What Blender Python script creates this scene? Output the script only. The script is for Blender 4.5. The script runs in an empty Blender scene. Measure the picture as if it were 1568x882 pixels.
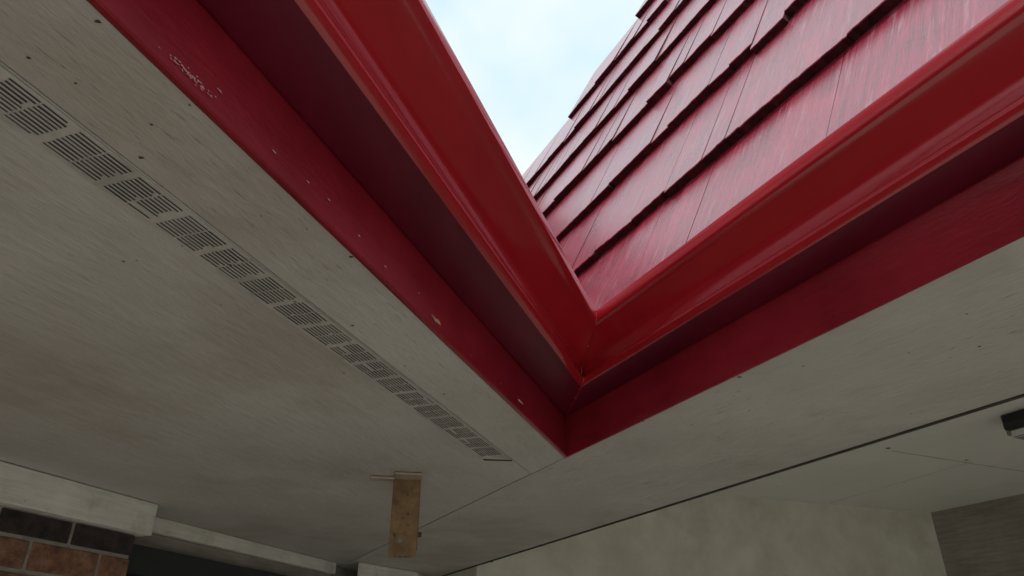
import bpy, math, random
from mathutils import Vector, Matrix, noise
random.seed(7)
R=math.radians
CZ=1.9; F=1130.0; PITCH=R(28.1)
H=0.45                       # soffit above eye level
H2=0.84                      # porch ceiling above eye level
V1=Vector((math.sin(R(18.9)),math.cos(R(18.9))))     # left eave direction (away)
V2=Vector((-math.sin(R(26.1)),math.cos(R(26.1))))    # right eave direction (away)
NL=Vector((-V1.y,V1.x)); NR=Vector((V2.y,-V2.x))     # outward (into building)
C=Vector((0.1204,1.664))
PL=C.dot(NL); PR=C.dot(NR)
MIT=Vector((0.369,-2.554))
def ray(px,py):
    dx=px-784;dy=py-441
    return Vector((dx,F*math.cos(PITCH)+dy*math.sin(PITCH),F*math.sin(PITCH)-dy*math.cos(PITCH)))
def on_z(px,py,z):
    d=ray(px,py); return Vector((d.x,d.y))*(z/d.z)
def lw(p,z=H): return Vector((p[0],p[1],z+CZ))
def fromL(a,p): return V1*a+NL*p
def fromR(a,p): return V2*a+NR*p

# ---------- materials
def new_mat(name):
    m=bpy.data.materials.new(name); m.use_nodes=True
    nt=m.node_tree; b=nt.nodes['Principled BSDF']; return m,nt,b
def N(nt,t,**k):
    n=nt.nodes.new(t)
    for a,v in k.items():
        if a in n.inputs: n.inputs[a].default_value=v
        else: setattr(n,a,v)
    return n
def paint(name,c1,c2,rough=0.5,scale=(2,30),big=2.0,bump=0.3,bdist=0.002,chip=None,chipcol=(0.5,0.4,0.3),coat=0.0,croug=0.2,spots=None,streak=None,spec=0.5,rvar=0.1,chipsc=38.0,grain=1.0,stain=None):
    m,nt,b=new_mat(name); L=nt.links.new
    uv=N(nt,'ShaderNodeTexCoord')
    mp=N(nt,'ShaderNodeMapping'); mp.inputs['Scale'].default_value=(scale[0],scale[1],1)
    L(uv.outputs['UV'],mp.inputs['Vector'])
    g=N(nt,'ShaderNodeTexNoise',Scale=1.0,Detail=5.0,Roughness=0.7); L(mp.outputs[0],g.inputs['Vector'])
    bg=N(nt,'ShaderNodeTexNoise',Scale=big,Detail=4.0,Roughness=0.6); L(uv.outputs['UV'],bg.inputs['Vector'])
    gm=N(nt,'ShaderNodeMath',operation='MULTIPLY_ADD'); gm.inputs[1].default_value=grain; gm.inputs[2].default_value=0.5-0.5*grain; L(g.outputs[0],gm.inputs[0])
    mx=N(nt,'ShaderNodeMath',operation='ADD'); L(gm.outputs[0],mx.inputs[0]); L(bg.outputs[0],mx.inputs[1])
    mr=N(nt,'ShaderNodeMapRange'); mr.inputs['From Min'].default_value=0.76; mr.inputs['From Max'].default_value=1.24
    L(mx.outputs[0],mr.inputs[0])
    mix=N(nt,'ShaderNodeMix',data_type='RGBA'); mix.inputs['A'].default_value=(*c1,1); mix.inputs['B'].default_value=(*c2,1)
    L(mr.outputs[0],mix.inputs['Factor']); out=mix.outputs['Result']
    if stain:
        col,sc,thr,amt=stain
        sn=N(nt,'ShaderNodeTexNoise',Scale=sc,Detail=5.0,Roughness=0.65); L(uv.outputs['UV'],sn.inputs['Vector'])
        r=N(nt,'ShaderNodeMapRange'); r.inputs['From Min'].default_value=thr; r.inputs['From Max'].default_value=thr+0.12; r.inputs['To Max'].default_value=amt
        L(sn.outputs[0],r.inputs[0])
        mm=N(nt,'ShaderNodeMix',data_type='RGBA'); L(r.outputs[0],mm.inputs['Factor']); L(out,mm.inputs['A']); mm.inputs['B'].default_value=(*col,1); out=mm.outputs['Result']
    if streak:
        col,su,sv,thr=streak
        mp2=N(nt,'ShaderNodeMapping'); mp2.inputs['Scale'].default_value=(su,sv,1); L(uv.outputs['UV'],mp2.inputs['Vector'])
        sn=N(nt,'ShaderNodeTexNoise',Scale=1.0,Detail=5.0,Roughness=0.7); L(mp2.outputs[0],sn.inputs['Vector'])
        r=N(nt,'ShaderNodeMapRange'); r.inputs['From Min'].default_value=thr; r.inputs['From Max'].default_value=thr+0.16; r.inputs['To Max'].default_value=0.6
        L(sn.outputs[0],r.inputs[0])
        mm=N(nt,'ShaderNodeMix',data_type='RGBA'); L(r.outputs[0],mm.inputs['Factor']); L(out,mm.inputs['A']); mm.inputs['B'].default_value=(*col,1); out=mm.outputs['Result']
    for sp,cc,sc in ((chip,chipcol,chipsc),(spots,(0.05,0.035,0.02),60.0)):
        if sp:
            cn=N(nt,'ShaderNodeTexNoise',Scale=sc,Detail=3.0,Roughness=0.6); L(uv.outputs['UV'],cn.inputs['Vector'])
            r=N(nt,'ShaderNodeMapRange'); r.inputs['From Min'].default_value=sp; r.inputs['From Max'].default_value=sp+0.02
            L(cn.outputs[0],r.inputs[0])
            mm=N(nt,'ShaderNodeMix',data_type='RGBA'); L(r.outputs[0],mm.inputs['Factor']); L(out,mm.inputs['A']); mm.inputs['B'].default_value=(*cc,1); out=mm.outputs['Result']
    L(out,b.inputs['Base Color'])
    rr=N(nt,'ShaderNodeMapRange'); rr.inputs['To Min'].default_value=max(0.02,rough-rvar); rr.inputs['To Max'].default_value=rough+rvar
    L(bg.outputs[0],rr.inputs[0]); L(rr.outputs[0],b.inputs['Roughness'])
    b.inputs['Coat Weight'].default_value=coat; b.inputs['Coat Roughness'].default_value=croug
    b.inputs['Specular IOR Level'].default_value=spec
    if bump:
        bp=N(nt,'ShaderNodeBump',Strength=bump,Distance=bdist); L(g.outputs[0],bp.inputs['Height']); L(bp.outputs[0],b.inputs['Normal'])
    return m
M_soff=paint('soffit_paint',(0.46,0.435,0.395),(0.57,0.545,0.50),0.75,(14,50),3.0,0.9,0.0045,spots=0.73,spec=0.2,grain=0.4,stain=((0.33,0.285,0.23),1.6,0.50,0.45))
M_ceil=paint('ceiling_paint',(0.76,0.74,0.69),(0.84,0.82,0.77),0.8,(5,40),2.0,0.5,0.003,spots=0.75,spec=0.2,grain=0.5,stain=((0.60,0.57,0.48),1.0,0.52,0.4))
M_wall=paint('wall_paint',(0.56,0.53,0.44),(0.72,0.69,0.60),0.85,(5,5),3.0,0.7,0.005,spec=0.2,stain=((0.42,0.39,0.30),2.2,0.52,0.4))
M_wall2=paint('grey_board',(0.24,0.215,0.185),(0.38,0.345,0.30),0.85,(6,60),4.0,0.9,0.006,spec=0.2)
M_trim=paint('trim_paint',(0.60,0.575,0.52),(0.80,0.775,0.72),0.7,(4,60),6.0,0.6,0.003,spots=0.70,stain=((0.42,0.38,0.31),9,0.53,0.5))
M_fas=paint('fascia_red_paint',(0.19,0.008,0.017),(0.30,0.016,0.029),0.34,(12,45),6.0,0.7,0.002,chip=0.735,chipcol=(0.45,0.25,0.2),coat=0.2,grain=0.5)
M_gut=paint('gutter_red_enamel',(0.33,0.008,0.015),(0.40,0.012,0.020),0.22,(3,5),3.0,0.08,0.001,coat=0.8,croug=0.08,rvar=0.06,stain=((0.20,0.012,0.02),14,0.60,0.35))
M_gutb=paint('gutter_underside_shaded',(0.085,0.004,0.014),(0.13,0.006,0.019),0.36,(3,5),3.0,0.05,0.001,coat=0.0,rvar=0.05,spec=0.25)  # darkened copy of the gutter red; underside shade is put into the colour
M_shin=paint('red_painted_shingle',(0.22,0.012,0.034),(0.44,0.032,0.08),0.30,(90,7),9.0,1.0,0.004,streak=((0.60,0.30,0.38),55,6.0,0.55),coat=0.8,croug=0.26,stain=((0.10,0.01,0.02),25,0.60,0.6))
M_butt=paint('shingle_butt_dark',(0.008,0.004,0.004),(0.07,0.010,0.014),0.8,(60,40),30.0,0.8,0.003)
M_vent=paint('vent_metal_paint',(0.43,0.405,0.365),(0.56,0.53,0.485),0.6,(10,30),8.0,0.2,0.001,spots=0.69,stain=((0.27,0.24,0.20),12,0.5,0.5))
M_dark=paint('dark_void',(0.02,0.018,0.016),(0.04,0.035,0.03),0.9,(5,5),4.0,0)
M_slot=paint('shaded_vent_slot',(0.03,0.027,0.024),(0.11,0.10,0.088),0.9,(9,9),14.0,0)  # flat dark quads on the plate; shade inside the slots is painted
M_groove=paint('weathered_dark_bead',(0.035,0.028,0.02),(0.09,0.075,0.06),0.8,(20,100),8.0,0.6,0.002)
M_rust=paint('rusty_galvanised_steel',(0.13,0.07,0.028),(0.28,0.165,0.07),0.65,(30,30),20.0,0.8,0.002,spots=0.64,stain=((0.09,0.04,0.02),30,0.52,0.7))
M_galv=paint('pale_painted_steel',(0.30,0.24,0.17),(0.42,0.36,0.28),0.6,(20,20),20.0,0.3,0.001)
M_nail=paint('rusty_nail',(0.05,0.034,0.022),(0.11,0.07,0.045),0.8,(30,30),20.0,0)
M_check=paint('paint_check',(0.22,0.195,0.16),(0.32,0.285,0.24),0.9,(30,30),20.0,0)
M_black=paint('black_metal',(0.012,0.012,0.014),(0.02,0.02,0.022),0.4,(8,8),4.0,0.1,0.001)
M_doorm=paint('dark_door_paint',(0.02,0.024,0.028),(0.035,0.04,0.045),0.45,(5,40),4.0,0.2,0.001)
M_brick=paint('red_brick',(0.15,0.07,0.045),(0.34,0.18,0.12),0.9,(25,25),30.0,1.0,0.006,spec=0.2,stain=((0.10,0.06,0.05),18,0.52,0.6))
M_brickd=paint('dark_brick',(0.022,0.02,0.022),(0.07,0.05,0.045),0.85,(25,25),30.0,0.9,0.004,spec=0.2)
M_mort=paint('mortar',(0.24,0.22,0.19),(0.36,0.33,0.29),0.95,(60,60),20.0,0.9,0.003)
M_conc=paint('concrete',(0.42,0.395,0.355),(0.54,0.51,0.465),0.9,(2,2),0.7,0.5,0.004)
M_grass=paint('grass_ground',(0.05,0.075,0.02),(0.09,0.11,0.04),0.95,(3,3),0.5,0.8,0.02)
M_chip=paint('bare_wood_chip',(0.42,0.24,0.16),(0.64,0.46,0.34),0.8,(40,40),30.0,0.5,0.001)
M_scuff=paint('white_scuff',(0.50,0.22,0.22),(0.70,0.55,0.52),0.8,(40,40),60.0,0.3,0.001)
m,nt,b=new_mat('lamp_glass'); b.inputs['Base Color'].default_value=(0.75,0.78,0.8,1); b.inputs['Roughness'].default_value=0.12; b.inputs['Metallic'].default_value=0.85; M_glass=m
M_roofback=paint('roof_deck',(0.05,0.02,0.02),(0.09,0.03,0.03),0.9,(5,5),4.0,0)

# ---------- mesh builder
class MB:
    def __init__(s): s.v=[];s.f=[];s.uv=[];s.mi=[];s.sm=[]
    def face(s,pts,uvs,mi=0,smooth=False):
        i=len(s.v); s.v+= [tuple(p) for p in pts]; s.f.append(tuple(range(i,i+len(pts)))); s.uv.append(uvs); s.mi.append(mi); s.sm.append(smooth)
    def prism(s,poly,z0,z1,dirv,mi=0,top=True):
        n=len(poly); pr=Vector((-dirv.y,dirv.x)); o=random.random()*9
        def u(p): return (Vector(p).dot(dirv)+o,Vector(p).dot(pr)+o)
        ar=sum(poly[i][0]*poly[(i+1)%n][1]-poly[(i+1)%n][0]*poly[i][1] for i in range(n))
        if ar<0: poly=poly[::-1]
        s.face([lw(p,z0) for p in poly[::-1]],[u(p) for p in poly[::-1]],mi)
        s.face([lw(p,z1) for p in poly],[u(p) for p in poly],mi)
        for i in range(n):
            a=Vector(poly[i]);b_=Vector(poly[(i+1)%n]); l=(b_-a).length
            s.face([lw(a,z0),lw(b_,z0),lw(b_,z1),lw(a,z1)],[(o,z0),(o+l,z0),(o+l,z1),(o,z1)],mi)
    def obj(s,name,mats,parent=None,bevel=0,smooth_angle=None,merge=False):
        me=bpy.data.meshes.new(name); me.from_pydata(s.v,[],s.f)
        for m in mats: me.materials.append(m)
        ul=me.uv_layers.new(name='UVMap')
        for fi,p in enumerate(me.polygons):
            p.material_index=s.mi[fi]; p.use_smooth=s.sm[fi]
            for j,li in enumerate(p.loop_indices): ul.data[li].uv=s.uv[fi][j]
        o=bpy.data.objects.new(name,me); bpy.context.scene.collection.objects.link(o)
        if merge or bevel:
            import bmesh
            bm=bmesh.new(); bm.from_mesh(me); bmesh.ops.remove_doubles(bm,verts=bm.verts,dist=1e-5); bm.to_mesh(me); bm.free()
        if smooth_angle: me.set_sharp_from_angle(angle=smooth_angle)
        if bevel:
            md=o.modifiers.new('b','BEVEL'); md.width=bevel; md.segments=2; md.limit_method='ANGLE'
        if parent: o.parent=parent
        return o
def empty(name):
    e=bpy.data.objects.new(name,None); bpy.context.scene.collection.objects.link(e); return e
house=empty('brick_house')

# ---------- soffit (left)
def aL_at(p,pr):
    return (pr-p*NL.dot(NR))/V1.dot(NR)
def stripL(p0,p1,a0,pr):
    return [fromL(a0,p0),fromL(a0,p1),fromL(aL_at(p1,pr),p1),fromL(aL_at(p0,pr),p0)]
PV=on_z(775,700,H).dot(NL); PV2=on_z(737,700,H).dot(NL)
GA=PV-0.006; T=0.012; prj=PR-0.0015
mb=MB(); mb.prism(stripL(PL+0.0005,GA-0.0015,-5,prj),H,H+T,V1)
mb.prism(stripL(GA+0.0015,2.6,-5,prj),H+0.001,H+T,V1)
mb.obj('soffit_board',[M_soff],house,bevel=0.0008)
mb=MB(); mb.prism([fromR(-5,PR+0.0015),fromR(5.5,PR+0.0015),fromR(5.5,1.358),fromR(-5,1.358)],H,H+T,V2)
mb.prism([fromR(-5,1.33),fromR(5.5,1.33),fromR(5.5,1.358),fromR(-5,1.358)],H+T+0.001,H2+0.02,V2)
mb.obj('soffit_beam_board',[M_soff],house,bevel=0.0008)
mb=MB(); mb.prism([fromL(-5,PL+0.01),fromL(-5,3),fromL(7,3),fromL(aL_at(PL+.01,PR+.01),PL+0.01)],H+T+0.004,H+T+0.01,V1)
mb.prism([fromR(-5,PR+0.01),fromR(5.5,PR+0.01),fromR(5.5,1.329),fromR(-5,1.329)],H+T+0.014,H+T+0.02,V2)
mb.obj('soffit_backing',[M_dark],house)
mb=MB(); mb.prism([fromR(-5,1.3585),fromR(5.5,1.3585),fromR(5.5,1.3655),fromR(-5,1.3655)],H-0.004,H+0.03,V2)
mb.obj('soffit_edge_bead',[M_groove],house,bevel=0.001)
A2p=on_z(1425,785,H2); WL=on_z(1115,760,H2); dW=(WL-A2p).normalized(); A3p=A2p-V2*7
tt=(A2p.dot(NR)-1.3668)/(-dW.dot(NR)); A1p=A2p+dW*tt
mb=MB(); mb.prism([fromR(-5,1.366),fromR(6,1.366),fromR(6,4.2),fromR(-5,4.2)],H2,H2+T,V2)
mb.obj('porch_ceiling',[M_ceil],house)
mb=MB()
def crack(p,q,w,n=26,z=H):
    p=Vector(p);q=Vector(q);d=(q-p).normalized();nn=Vector((-d.y,d.x));prev=None
    for i in range(n+1):
        t=i/n; c=p.lerp(q,t)+nn*(noise.noise(Vector((t*9,p.x*5,0)))*0.004); ww=w*(0.35+0.9*abs(noise.noise(Vector((t*14,q.y*7,3)))))
        cur=(lw(c-nn*ww,z),lw(c+nn*ww,z))
        if prev: mb.face([prev[0],prev[1],cur[1],cur[0]],[(0,0)]*4)
        prev=cur
crack(on_z(1365,690,H2),on_z(1600,727,H2),0.003,z=H2-0.0008)
crack(on_z(1490,706,H2),on_z(1270,770,H2),0.0020,z=H2-0.0012)
mb.obj('ceiling_joint_crack',[M_groove],house)

# ---------- nails and knots, fine paint checks along the grain
mb=MB()
def disc(c,r,z,mi=0):
    n=9; ps=[]
    for i in range(n):
        a=-2*math.pi*i/n; rr=r*(0.7+0.6*random.random()); ps.append(lw((c.x+rr*math.cos(a)*1.2,c.y+rr*math.sin(a)),z))
    mb.face(ps,[(p[0],p[1]) for p in ps],mi)
for (x,y,r) in [(150,32,3.2),(216,241,3.2),(538,393,3.6),(345,405,1.2),(620,560,2.5),(540,498,3.2),(680,603,3.2),(116,127,1.6),(232,190,2.2),(44,88,2),(470,350,1.5),(527,571,2.6),(718,560,1.2),(650,713,2),(690,776,2),(735,742,1.5),(290,160,1.6),(400,330,1.3)]:
    disc(on_z(x,y,H),r*0.00068,H-0.0006)
for (x,y,r) in [(1132,577,3),(985,645,2.4),(1147,628,1.6),(1230,560,1.6),(1500,530,2),(1392,540,1.5),(1060,650,1.5),(1395,633,1.6),(1260,640,1.4),(1480,480,1.5)]:
    disc(on_z(x,y,H),r*0.0010,H-0.0006)
for (x,y,r) in [(1360,686,5),(1480,704,4),(1190,744,2),(1290,765,2),(1385,738,2)]:
    disc(on_z(x,y,H2),r*0.0017,H2-0.0014)
def check(c,d,l,w,z,mi=1):
    nn=Vector((-d.y,d.x))
    mb.face([lw(c-d*l,z),lw(c+nn*w,z),lw(c+d*l,z),lw(c-nn*w,z)],[(0,0)]*4,mi)
for i in range(300):
    a=random.uniform(-0.1,1.9); p=random.choice((random.uniform(PL+0.008,GA-0.005),random.uniform(PV2+0.02,1.6)))
    if fromL(a,p).dot(NR)<PR-0.01: check(fromL(a,p),V1,random.uniform(0.003,0.014),random.uniform(0.0002,0.0006),H-0.0004)
for k in range(26):
    ca,cp=random.uniform(-0.3,2.2),random.uniform(PR+.03,1.32)
    for i in range(18):
        p=cp+random.gauss(0,0.03)
        if PR+0.006<p<1.354: check(fromR(ca+random.gauss(0,0.06),p),V2,random.uniform(0.003,0.018),random.uniform(0.0002,0.0008),H-0.0004)
mb.obj('soffit_nail_heads',[M_nail,M_check],house)

# ---------- vent strip
vent=empty('soffit_vent')
p0,p1=GA+0.0025,PV2+0.001
aend=on_z(757,700,H).dot(V1)
a0=-2.2; zv=H-0.0015; skew=0.03
mb=MB()
mb.prism([fromL(a0,p0),fromL(aend+skew,p0),fromL(aend,p1),fromL(a0,p1)],zv,H+0.004,V1)
mb.obj('vent_plate',[M_vent],vent,bevel=0.0004)
mb=MB(); mv=MB()
a=aend-0.02-0.066
while a>a0:
    nsl=9; pw=(p1-p0-0.008)/nsl
    for i in range(nsl):
        pa=p0+0.004+i*pw
        for (s0,s1) in ((0.002,0.0325),(0.0345,0.065)):
            if random.random()<0.03: continue
            x0=a+s0+random.uniform(-.0006,.0006);x1=a+s1-random.choice((0,0,0,0.004)); w=pw*random.uniform(0.34,0.52)
            q=[fromL(x0,pa),fromL(x0,pa+w),fromL(x1,pa+w),fromL(x1,pa)]
            mb.face([lw(p,zv-0.0004) for p in q],[(p.x,p.y) for p in q])
            q2=[lw(fromL(x0,pa+w),zv-0.0004),lw(fromL(x1,pa+w),zv-0.0004),lw(fromL(x1,pa+w*1.25),zv-0.0018),lw(fromL(x0,pa+w*1.25),zv-0.0018)]
            mv.face(q2,[(x0,0),(x1,0),(x1,.1),(x0,.1)])
    a-=0.073
mb.obj('vent_slots',[M_slot],vent); mv.obj('vent_louvres',[M_vent],vent)
mb=MB(); mb.prism([fromL(aend+0.001,p1-0.0005),fromL(aend+skew+0.001,p0),fromL(aend+skew+0.008,p0),fromL(aend+0.013,p1)],H-0.0022,H+0.001,V1)
mb.obj('vent_end_gap',[M_dark],vent)

# ---------- fascia + gutter swept profiles with mitred corner
def sweep(name,prof,mats,parent,LL=4.0,smooth_angle=R(35),jit=0.0,k=60,mfn=None,dent=0.0):
    mb=MB(); acc=[0]
    for i in range(1,len(prof)): acc.append(acc[-1]+math.dist(prof[i],prof[i-1]))
    for side,(V,off) in enumerate(((V1,0.0),(V2,7.0))):
        rows=[]
        for j in range(k+1):
            l=LL*(j/k)**1.6; row=[]
            for i,(w,z) in enumerate(prof):
                f=min(1,l*6)
                w2=w+dent*f*noise.noise(Vector((l*3.1+off,z*9,4.0)))
                m=C+MIT*w2; p=m-V*l
                wob=jit*noise.noise(Vector((l*2.3+off,i*0.02,off)))*f
                row.append(Vector((p.x,p.y,H+z+CZ+wob)))
            rows.append((l,row))
        for j in range(k):
            l0,r0=rows[j]; l1,r1=rows[j+1]
            for i in range(len(prof)-1):
                q=[r0[i],r0[i+1],r1[i+1],r1[i]]; uv=[(l0+off,acc[i]),(l0+off,acc[i+1]),(l1+off,acc[i+1]),(l1+off,acc[i])]
                if side==0: q=q[::-1];uv=uv[::-1]
                mb.face(q,uv,mfn(i) if mfn else 0,True)
    return mb.obj(name,mats,parent,merge=True,smooth_angle=smooth_angle)
sweep('fascia_board',[(0.0,0.004),(0.0,-0.0015),(0.0015,-0.0025),(0.0060,-0.0025),(0.0075,-0.0005),(0.0070,0.2),(0.0,0.2)],[M_fas],house,jit=0.0012)
g=[(0.0085,0.198),(0.0085,0.0915),(0.0095,0.0892),(0.014,0.0885),(0.070,0.1035),(0.0755,0.1048),(0.0795,0.1075),(0.0815,0.1125),(0.0810,0.1170),(0.0780,0.1205),(0.0750,0.1225)]
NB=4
g+=[(0.0752,0.130),(0.0762,0.138),(0.0785,0.145)]
for i in range(1,10):
    t=i/9; g.append((0.0785+0.037*t**1.25,0.145+0.036*t**0.95))
g+=[(0.1205,0.1835),(0.1280,0.1850),(0.1308,0.1885),(0.1308,0.204),(0.1295,0.2090),(0.1255,0.2105),(0.1150,0.2095),(0.1150,0.2035)]
gut=empty('rain_gutter')
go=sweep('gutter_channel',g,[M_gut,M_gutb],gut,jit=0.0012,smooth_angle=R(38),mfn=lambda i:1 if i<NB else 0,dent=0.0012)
md=go.modifiers.new('s','SOLIDIFY'); md.thickness=0.0012; md.offset=0
cu=bpy.data.curves.new('mitre_seam','CURVE'); cu.dimensions='3D'; cu.bevel_depth=0.0013
sp=cu.splines.new('POLY'); pts=g[1:-4]; sp.points.add(len(pts)-1)
for i,(w,z) in enumerate(pts):
    p=C+MIT*w; sp.points[i].co=(p.x,p.y,H+z+CZ-0.0004,1)
o=bpy.data.objects.new('mitre_seam',cu); bpy.context.scene.collection.objects.link(o); cu.materials.append(M_gut); o.parent=gut
for (w,z,s_) in ((0.126,0.186,0.0045),(0.05,0.098,0.003),(0.1,0.165,0.003),(0.080,0.112,0.003)):
    bpy.ops.mesh.primitive_uv_sphere_add(segments=12,ring_count=8,radius=s_,location=lw(C+MIT*w,H+z)); o=bpy.context.object; o.name='sealant_blob'; o.scale=(1,1,0.7); o.data.materials.append(M_gut); o.parent=gut
    for p in o.data.polygons:p.use_smooth=True
# paint chips on left fascia face
mb=MB()
def blob(px,py,rx,rz,mi,wf=0.0085):
    d=ray(px,py)
    pl=(C+MIT*wf).dot(NL); k=pl/Vector((d.x,d.y)).dot(NL); c=Vector((d.x,d.y))*k; z=d.z*k; n=11; ps=[]
    for i in range(n):
        a=2*math.pi*i/n; q=0.5+0.8*random.random()
        p=c+V1*(rx*q*math.cos(a)); ps.append(lw(p,z+rz*q*math.sin(a)))
    mb.face(ps,[(p[0],p[2]) for p in ps],mi)
blob(668,490,0.016,0.004,0); blob(797,615,0.014,0.003,0)
for i in range(60): 
    t=random.gauss(0,1); blob(290+t*18+random.gauss(0,3),112+t*17+random.gauss(0,3),0.0020*random.random()+0.0004,0.0006,1)
for (x,y) in [(642,449),(472,279),(504,306),(550,361),(767,587),(337,139),(722,544),(590,408),(420,232)]: blob(x,y,0.0035,0.0010,1)
mb.obj('fascia_paint_chips',[M_chip,M_scuff],house)

# ---------- roof
PHI=R(68); cs,sn=math.cos(PHI),math.sin(PHI); Z0=0.65
pR0=0.85; pL0=PL+0.012
def roofpt(px,py):
    d=ray(px,py); n2=Vector((d.x,d.y))
    t=math.tan(PHI); k=(Z0-t*pR0)/(d.z-t*n2.dot(NR))
    return n2.dot(V2)*k,(n2.dot(NR)*k-pR0)/cs
A1,S1=roofpt(826,250); A2,S2=roofpt(1000,0)
def valleyxy(s):
    pr=pR0+s*cs; pl=pL0+s*cs
    M=Matrix(((NR.x,NR.y),(NL.x,NL.y))); return M.inverted()@Vector((pr,pl))
def vR(s): return valleyxy(s).dot(V2)
def vL(s): return valleyxy(s).dot(V1)
def cut(s): return A1+(s-S1)*(A2-A1)/(S2-S1)
EXP=0.372; S0=0.045
mb=MB()
def shingles(V,NN,p00,amax_fn,a_min,smax):
    up=Vector((NN.x*cs,NN.y*cs,sn)); nrm=Vector((-NN.x*sn,-NN.y*sn,cs)); al=Vector((V.x,V.y,0))
    org=Vector((NN.x*p00,NN.y*p00,Z0+CZ))
    k=0; s=S0
    while s<smax:
        amax=amax_fn(s+EXP*0.35); a=amax+random.uniform(0.02,0.12)
        if amax>a_min:
            jit=0
            while a>a_min:
                w=random.choice((0.08,0.11,0.14,0.18,0.22)); a1=a; a0=a-w; a-=w+random.choice((0.0002,0.0003,0.0012,0.002))
                if random.random()<0.4: jit=random.uniform(-0.020,0.014)
                if s==S0: jit*=0.2
                sb=s+jit+random.uniform(-0.003,0.003); st=s+EXP*1.25
                t0=0.032+random.uniform(-0.002,0.002); t1=0.004
                if random.random()<0.2: t0+=0.004
                o=random.random()*20
                P=lambda aa,ss,h: org+al*aa+up*ss+nrm*h
                tw=random.uniform(-0.0015,0.0015); sk=random.uniform(-0.003,0.003)
                ns=max(2,int(w/0.012)); prev=None
                for q in range(ns+1):
                    aa=a0+w*q/ns; sj=sb+sk*(2*q/ns-1)+noise.noise(Vector((aa*90,s*3,5.7)))*0.0045; h=t0+tw*(1-2*q/ns)
                    cur=(P(aa,sj+0.001,0.006),P(aa,sj,h-0.0018),P(aa,sj+0.0018,h),P(aa,st,t1),aa-a0)
                    if prev:
                        u0,u1=o+prev[4],o+cur[4]
                        mb.face([prev[2],cur[2],cur[3],prev[3]],[(u0,0),(u1,0),(u1,EXP),(u0,EXP)],0)
                        mb.face([prev[1],cur[1],cur[2],prev[2]],[(u0,-.01),(u1,-.01),(u1,0),(u0,0)],0)
                        mb.face([prev[0],cur[0],cur[1],prev[1]],[(u0,0),(u1,0),(u1,.02),(u0,.02)],1)
                    prev=cur
                b0=P(a0,sb,0.006);b1=P(a1,sb,0.006);c0=P(a0,sb,t0+tw);c1=P(a1,sb,t0-tw);e0=P(a0,st,t1);e1=P(a1,st,t1)
                mb.face([b1,e1,c1],[(o,0),(o+.3,0),(o,.03)],1)
                mb.face([b0,c0,e0],[(o,0),(o,.03),(o+.3,0)],1)
        s+=EXP; k+=1
sa=0
for i in range(600):
    s=i*0.01
    if cut(s)<vR(s): sa=s; break
shingles(V2,NR,pR0,lambda s:min(vR(s),cut(s)),-3.2,5.2)
shingles(V1,NL,pL0,lambda s:vL(s),-4.0,min(sa,2.4) if sa>0 else 2.2)
mb.obj('roof_shingles',[M_shin,M_butt],house)
mb=MB()
def rp(V,NN,p00,a,s,h=0.0):
    return Vector((V.x*a+NN.x*(p00+s*cs),V.y*a+NN.y*(p00+s*cs),Z0+CZ+s*sn))
st=5.0
poly=[rp(V2,NR,pR0,-3.2,0),rp(V2,NR,pR0,vR(0),0)]
if 0<sa<st: poly+=[rp(V2,NR,pR0,vR(sa)-0.02,sa)]
poly+=[rp(V2,NR,pR0,max(cut(st),-3.2),st)]
if cut(st)>-3.2: poly+=[rp(V2,NR,pR0,-3.2,st)]
mb.face(poly,[(p.x,p.y) for p in poly])
sl=min(sa,2.6) if sa>0 else 2.4
poly=[rp(V1,NL,pL0,-4,0),rp(V1,NL,pL0,-4,sl),rp(V1,NL,pL0,vL(sl),sl),rp(V1,NL,pL0,vL(0),0)]
mb.face(poly,[(p.x,p.y) for p in poly])
mb.obj('roof_deck',[M_roofback],house)

# ---------- walls
def wallbox(mb,p,q,th,z0,z1,mi=0):
    p=Vector(p);q=Vector(q);d=(q-p).normalized();n=Vector((d.y,-d.x))*th
    mb.prism([p,q,q+n,p+n],z0,z1,d,mi)
GR=-CZ
mb=MB(); wallbox(mb,fromR(6,1.3668),A1p,-0.1,GR,H2+0.003); wallbox(mb,A1p,A2p,-0.1,GR,H2+0.003)
mb.obj('porch_back_wall',[M_wall],house)
mb=MB(); wallbox(mb,A2p,A3p,-0.1,GR,H2+0.003); mb.obj('porch_side_wall',[M_wall2],house)
# brick wall A
pA=on_z(120,738,H).dot(NL)+0.028
aC=on_z(246,772,H).dot(V1); aE=aC-0.03
TR=0.087
mb=MB()
mb.prism([fromL(-3,pA-0.028),fromL(aC,pA-0.028),fromL(aC,pA+0.15),fromL(-3,pA+0.15)],H-TR,H-0.0005,V1)
mb.obj('wall_head_trim',[M_trim],house,bevel=0.003)
mb=MB(); mb.prism([fromL(-3,pA+0.004),fromL(aE-0.004,pA+0.004),fromL(aE-0.004,pA+0.2),fromL(-3,pA+0.2)],GR,H-TR-0.001,V1); mb.obj('mortar_core',[M_mort],house)
mb=MB(); z=H-TR-0.004; row=0
while z>GR+0.05:
    bh=0.052 if row==0 else 0.063
    a=aE-(0.0 if row%2==0 else 0.105)
    if row%2: mb.prism([fromL(a+0.009,pA),fromL(aE,pA),fromL(aE,pA+0.1),fromL(a+0.009,pA+0.1)],z-bh,z,V1,0)
    while a>-1.4:
        dp=random.uniform(-0.001,0.001)
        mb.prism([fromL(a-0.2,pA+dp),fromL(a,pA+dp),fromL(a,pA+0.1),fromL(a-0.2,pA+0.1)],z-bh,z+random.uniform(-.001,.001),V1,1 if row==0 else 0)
        a-=0.21
    z-=bh+0.010; row+=1
mb.obj('brick_wall',[M_brick,M_brickd],house,bevel=0.003)
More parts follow.
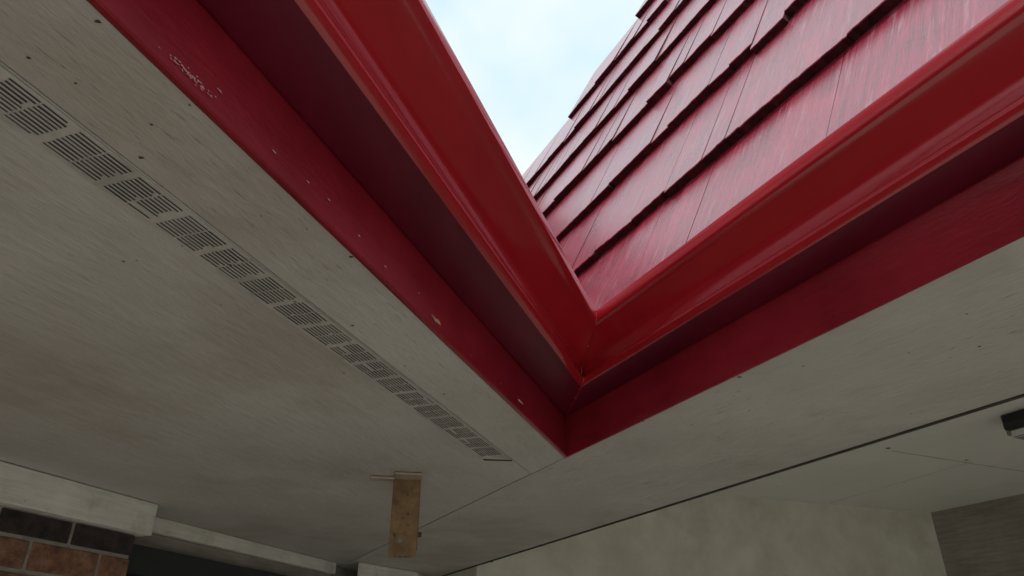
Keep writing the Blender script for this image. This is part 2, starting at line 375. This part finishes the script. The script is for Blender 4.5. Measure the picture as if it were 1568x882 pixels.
# recessed door wall B
pB=on_z(250,790,H).dot(NL); pB2=on_z(515,864,H).dot(NL)
pB=(pB+pB2)/2
aF=on_z(512,862,H).dot(V1)
mb=MB(); mb.prism([fromL(aE+0.001,pB),fromL(aF,pB),fromL(aF,pB+0.1),fromL(aE+0.001,pB+0.1)],H-0.045,H-0.0005,V1); mb.obj('door_head_trim',[M_trim],house,bevel=0.002)
mb=MB(); mb.prism([fromL(aE+0.001,pB+0.02),fromL(aF,pB+0.02),fromL(aF,pB+0.1),fromL(aE+0.001,pB+0.1)],H-0.09,H-0.046,V1); mb.obj('door_head_board',[M_wall2],house,bevel=0.002)
mb=MB()
mb.prism([fromL(aE+0.002,pB-0.005),fromL(aF-0.02,pB-0.005),fromL(aF-0.02,pB+0.1),fromL(aE+0.002,pB+0.1)],H-0.17,H-0.091,V1)
mb.prism([fromL(aE+0.002,pB-0.004),fromL(aE+0.06,pB-0.004),fromL(aE+0.06,pB+0.1),fromL(aE+0.002,pB+0.1)],GR,H-0.171,V1)
mb.prism([fromL(aF-0.08,pB-0.004),fromL(aF-0.02,pB-0.004),fromL(aF-0.02,pB+0.1),fromL(aF-0.08,pB+0.1)],GR,H-0.171,V1)
mb.prism([fromL(aE+0.061,pB+0.03),fromL(aF-0.081,pB+0.03),fromL(aF-0.081,pB+0.08),fromL(aE+0.061,pB+0.08)],GR,H-0.172,V1)
for k_ in range(3):
    z1=H-0.3-k_*0.6
    mb.prism([fromL(aE+0.2,pB+0.018),fromL(aF-0.22,pB+0.018),fromL(aF-0.22,pB+0.029),fromL(aE+0.2,pB+0.029)],z1-0.45,z1,V1)
mb.obj('door',[M_doorm],house,bevel=0.003)
q=on_z(549,860,H); q2=on_z(640,876,H)
mb=MB(); mb.prism([q,q2,q2+Vector((0.03,0.3)),q+Vector((0.02,0.4))],GR,H-0.0005,V1); mb.obj('white_pilaster',[M_trim],house,bevel=0.004)
mb=MB(); mb.prism([fromL(aF+.001,pB+.05),fromL(5.5,pB+.05),fromL(5.5,pB+.15),fromL(aF+.001,pB+.15)],GR,H-0.001,V1); mb.obj('end_wall',[M_wall2],house)

# ---------- hanging bracket
br=empty('metal_bracket')
c=on_z(624,731,H); X=Vector((0.985,0.17)).normalized(); Y=Vector((-X.y,X.x))
def bx(mb,u0,u1,v0,v1,z0,z1,mi=0):
    P=lambda u,v:c+X*u+Y*v
    mb.prism([P(u0,v0),P(u1,v0),P(u1,v1),P(u0,v1)],z0,z1,X,mi)
mb=MB(); bx(mb,-0.090,-0.031,-0.006,0.020,H-0.007,H-0.0008); mb.obj('top_flange',[M_galv],br,bevel=0.001)
mb=MB(); hu,hz,hr=-0.008,H-0.152,0.0055
u0,u1,zt,zb=-0.034,0.031,H-0.0008,H-0.190
def FP(u,z,v=0.0): 
    p=c+X*u+Y*v; return Vector((p.x,p.y,z+CZ))
n=16; sq=[];ci=[]
for i in range(n):
    a=2*math.pi*i/n; ca,sa_=math.cos(a),math.sin(a)
    ci.append((hu+hr*ca,hz+hr*sa_)); k=0.02/max(abs(ca),abs(sa_)); sq.append((hu+k*ca,hz+k*sa_))
for i in range(n):
    j=(i+1)%n; q=[ci[i],sq[i],sq[j],ci[j]]
    mb.face([FP(*p) for p in q],[p for p in q])
su0,su1,sz0,sz1=hu-0.02,hu+0.02,hz-0.02,hz+0.02
for (a0_,a1_,b0_,b1_) in ((u0,u1,sz1,zt),(u0,u1,zb,sz0),(u0,su0,sz0,sz1),(su1,u1,sz0,sz1)):
    q=[(a0_,b0_),(a1_,b0_),(a1_,b1_),(a0_,b1_)]; mb.face([FP(*p) for p in q],q)
o=mb.obj('strap',[M_rust],br,merge=True); md=o.modifiers.new('s','SOLIDIFY'); md.thickness=0.003; md.offset=0
mb=MB(); bx(mb,0.031,0.0345,-0.0015,0.026,H-0.170,H-0.001); mb.obj('side_flange',[M_rust],br,bevel=0.0008)
mb=MB(); bx(mb,-0.032,0.033,-0.055,-0.002,H-0.006,H-0.0009); mb.obj('mounting_foot',[M_galv],br,bevel=0.001)
bpy.ops.mesh.primitive_cylinder_add(vertices=10,radius=0.006,depth=0.01,location=FP(0.038,H-0.135,0.01),rotation=(0,R(90),0)); o=bpy.context.object; o.name='bolt'; o.data.materials.append(M_nail); o.parent=br

# ---------- flood light on porch ceiling
fl=empty('outdoor_flood_light')
K=H2/H
c=on_z(1556,634,H2); X=V2; Y=NR
def bx2(mb,u0,u1,v0,v1,z0,z1,mi=0):
    P=lambda u,v:c+X*u*K+Y*v*K
    mb.prism([P(u0,v0),P(u1,v0),P(u1,v1),P(u0,v1)],H2+z0*K,H2+z1*K,X,mi)
mb=MB(); bx2(mb,-0.12,0.02,-0.02,0.05,-0.018,-0.0005); mb.obj('housing',[M_black],fl,bevel=0.006)
mb=MB(); bx2(mb,-0.11,0.012,-0.035,0.03,-0.034,-0.0185); mb.obj('lamp_body',[M_black],fl,bevel=0.006)
mb=MB(); bx2(mb,-0.10,0.004,-0.03,0.024,-0.050,-0.0345); mb.obj('lens',[M_glass],fl,bevel=0.004)
mb=MB(); bx2(mb,0.012,0.022,-0.012,0.0,-0.038,-0.018); mb.obj('knuckle',[M_galv],fl,bevel=0.002)

# ---------- ground
def sheet(name,s,z,mat):
    me=bpy.data.meshes.new(name); me.from_pydata([(-s,-s,z),(s,-s,z),(s,s,z),(-s,s,z)],[],[(0,1,2,3)]); ul=me.uv_layers.new()
    for i,p in enumerate(((-s,-s),(s,-s),(s,s),(-s,s))): ul.data[i].uv=p
    me.materials.append(mat); o=bpy.data.objects.new(name,me); bpy.context.scene.collection.objects.link(o); return o
sheet('ground',400,0,M_grass); sheet('concrete_patio',20,0.004,M_conc)

# ---------- sky & sun
AZ=185; EL=52
w=bpy.data.worlds.new('World'); bpy.context.scene.world=w; w.use_nodes=True; nt=w.node_tree; L=nt.links.new
bg=nt.nodes['Background']; bg.inputs[1].default_value=0.125
sk=nt.nodes.new('ShaderNodeTexSky'); sk.sky_type='NISHITA'; sk.sun_disc=False; sk.sun_elevation=R(EL); sk.sun_rotation=R(AZ)
tc=nt.nodes.new('ShaderNodeTexCoord'); no=N(nt,'ShaderNodeTexNoise',Scale=2.6,Detail=4.0,Roughness=0.55); L(tc.outputs['Generated'],no.inputs['Vector'])
mr=N(nt,'ShaderNodeMapRange'); mr.inputs['From Min'].default_value=0.36; mr.inputs['From Max'].default_value=0.58
L(no.outputs[0],mr.inputs[0])
cl=N(nt,'ShaderNodeMix',data_type='RGBA'); L(mr.outputs[0],cl.inputs['Factor']); cl.inputs['A'].default_value=(5.9,8.0,8.9,1); cl.inputs['B'].default_value=(8.6,9.2,9.3,1)
mx=N(nt,'ShaderNodeMix',data_type='RGBA'); mx.inputs['Factor'].default_value=0.87; L(sk.outputs[0],mx.inputs['A']); L(cl.outputs['Result'],mx.inputs['B'])
L(mx.outputs['Result'],bg.inputs[0])
sun=bpy.data.lights.new('sun','SUN'); sun.energy=2.6; sun.angle=R(10); sun.color=(1,0.96,0.90)
so=bpy.data.objects.new('sun',sun); bpy.context.scene.collection.objects.link(so)
az=R(AZ); el=R(EL); d=Vector((math.sin(az)*math.cos(el),math.cos(az)*math.cos(el),math.sin(el)))
so.rotation_euler=d.to_track_quat('Z','Y').to_euler()
# ---------- camera
cam=bpy.data.cameras.new('camera'); cam.sensor_width=36; cam.lens=F/1568*36; cam.clip_start=0.02; cam.clip_end=2000
co=bpy.data.objects.new('camera',cam); bpy.context.scene.collection.objects.link(co); co.location=(0,0,CZ); co.rotation_euler=(R(90)+PITCH,0,0)
bpy.context.scene.camera=co
sc=bpy.context.scene; sc.view_settings.view_transform='Standard'; sc.view_settings.look='None'; sc.view_settings.exposure=0
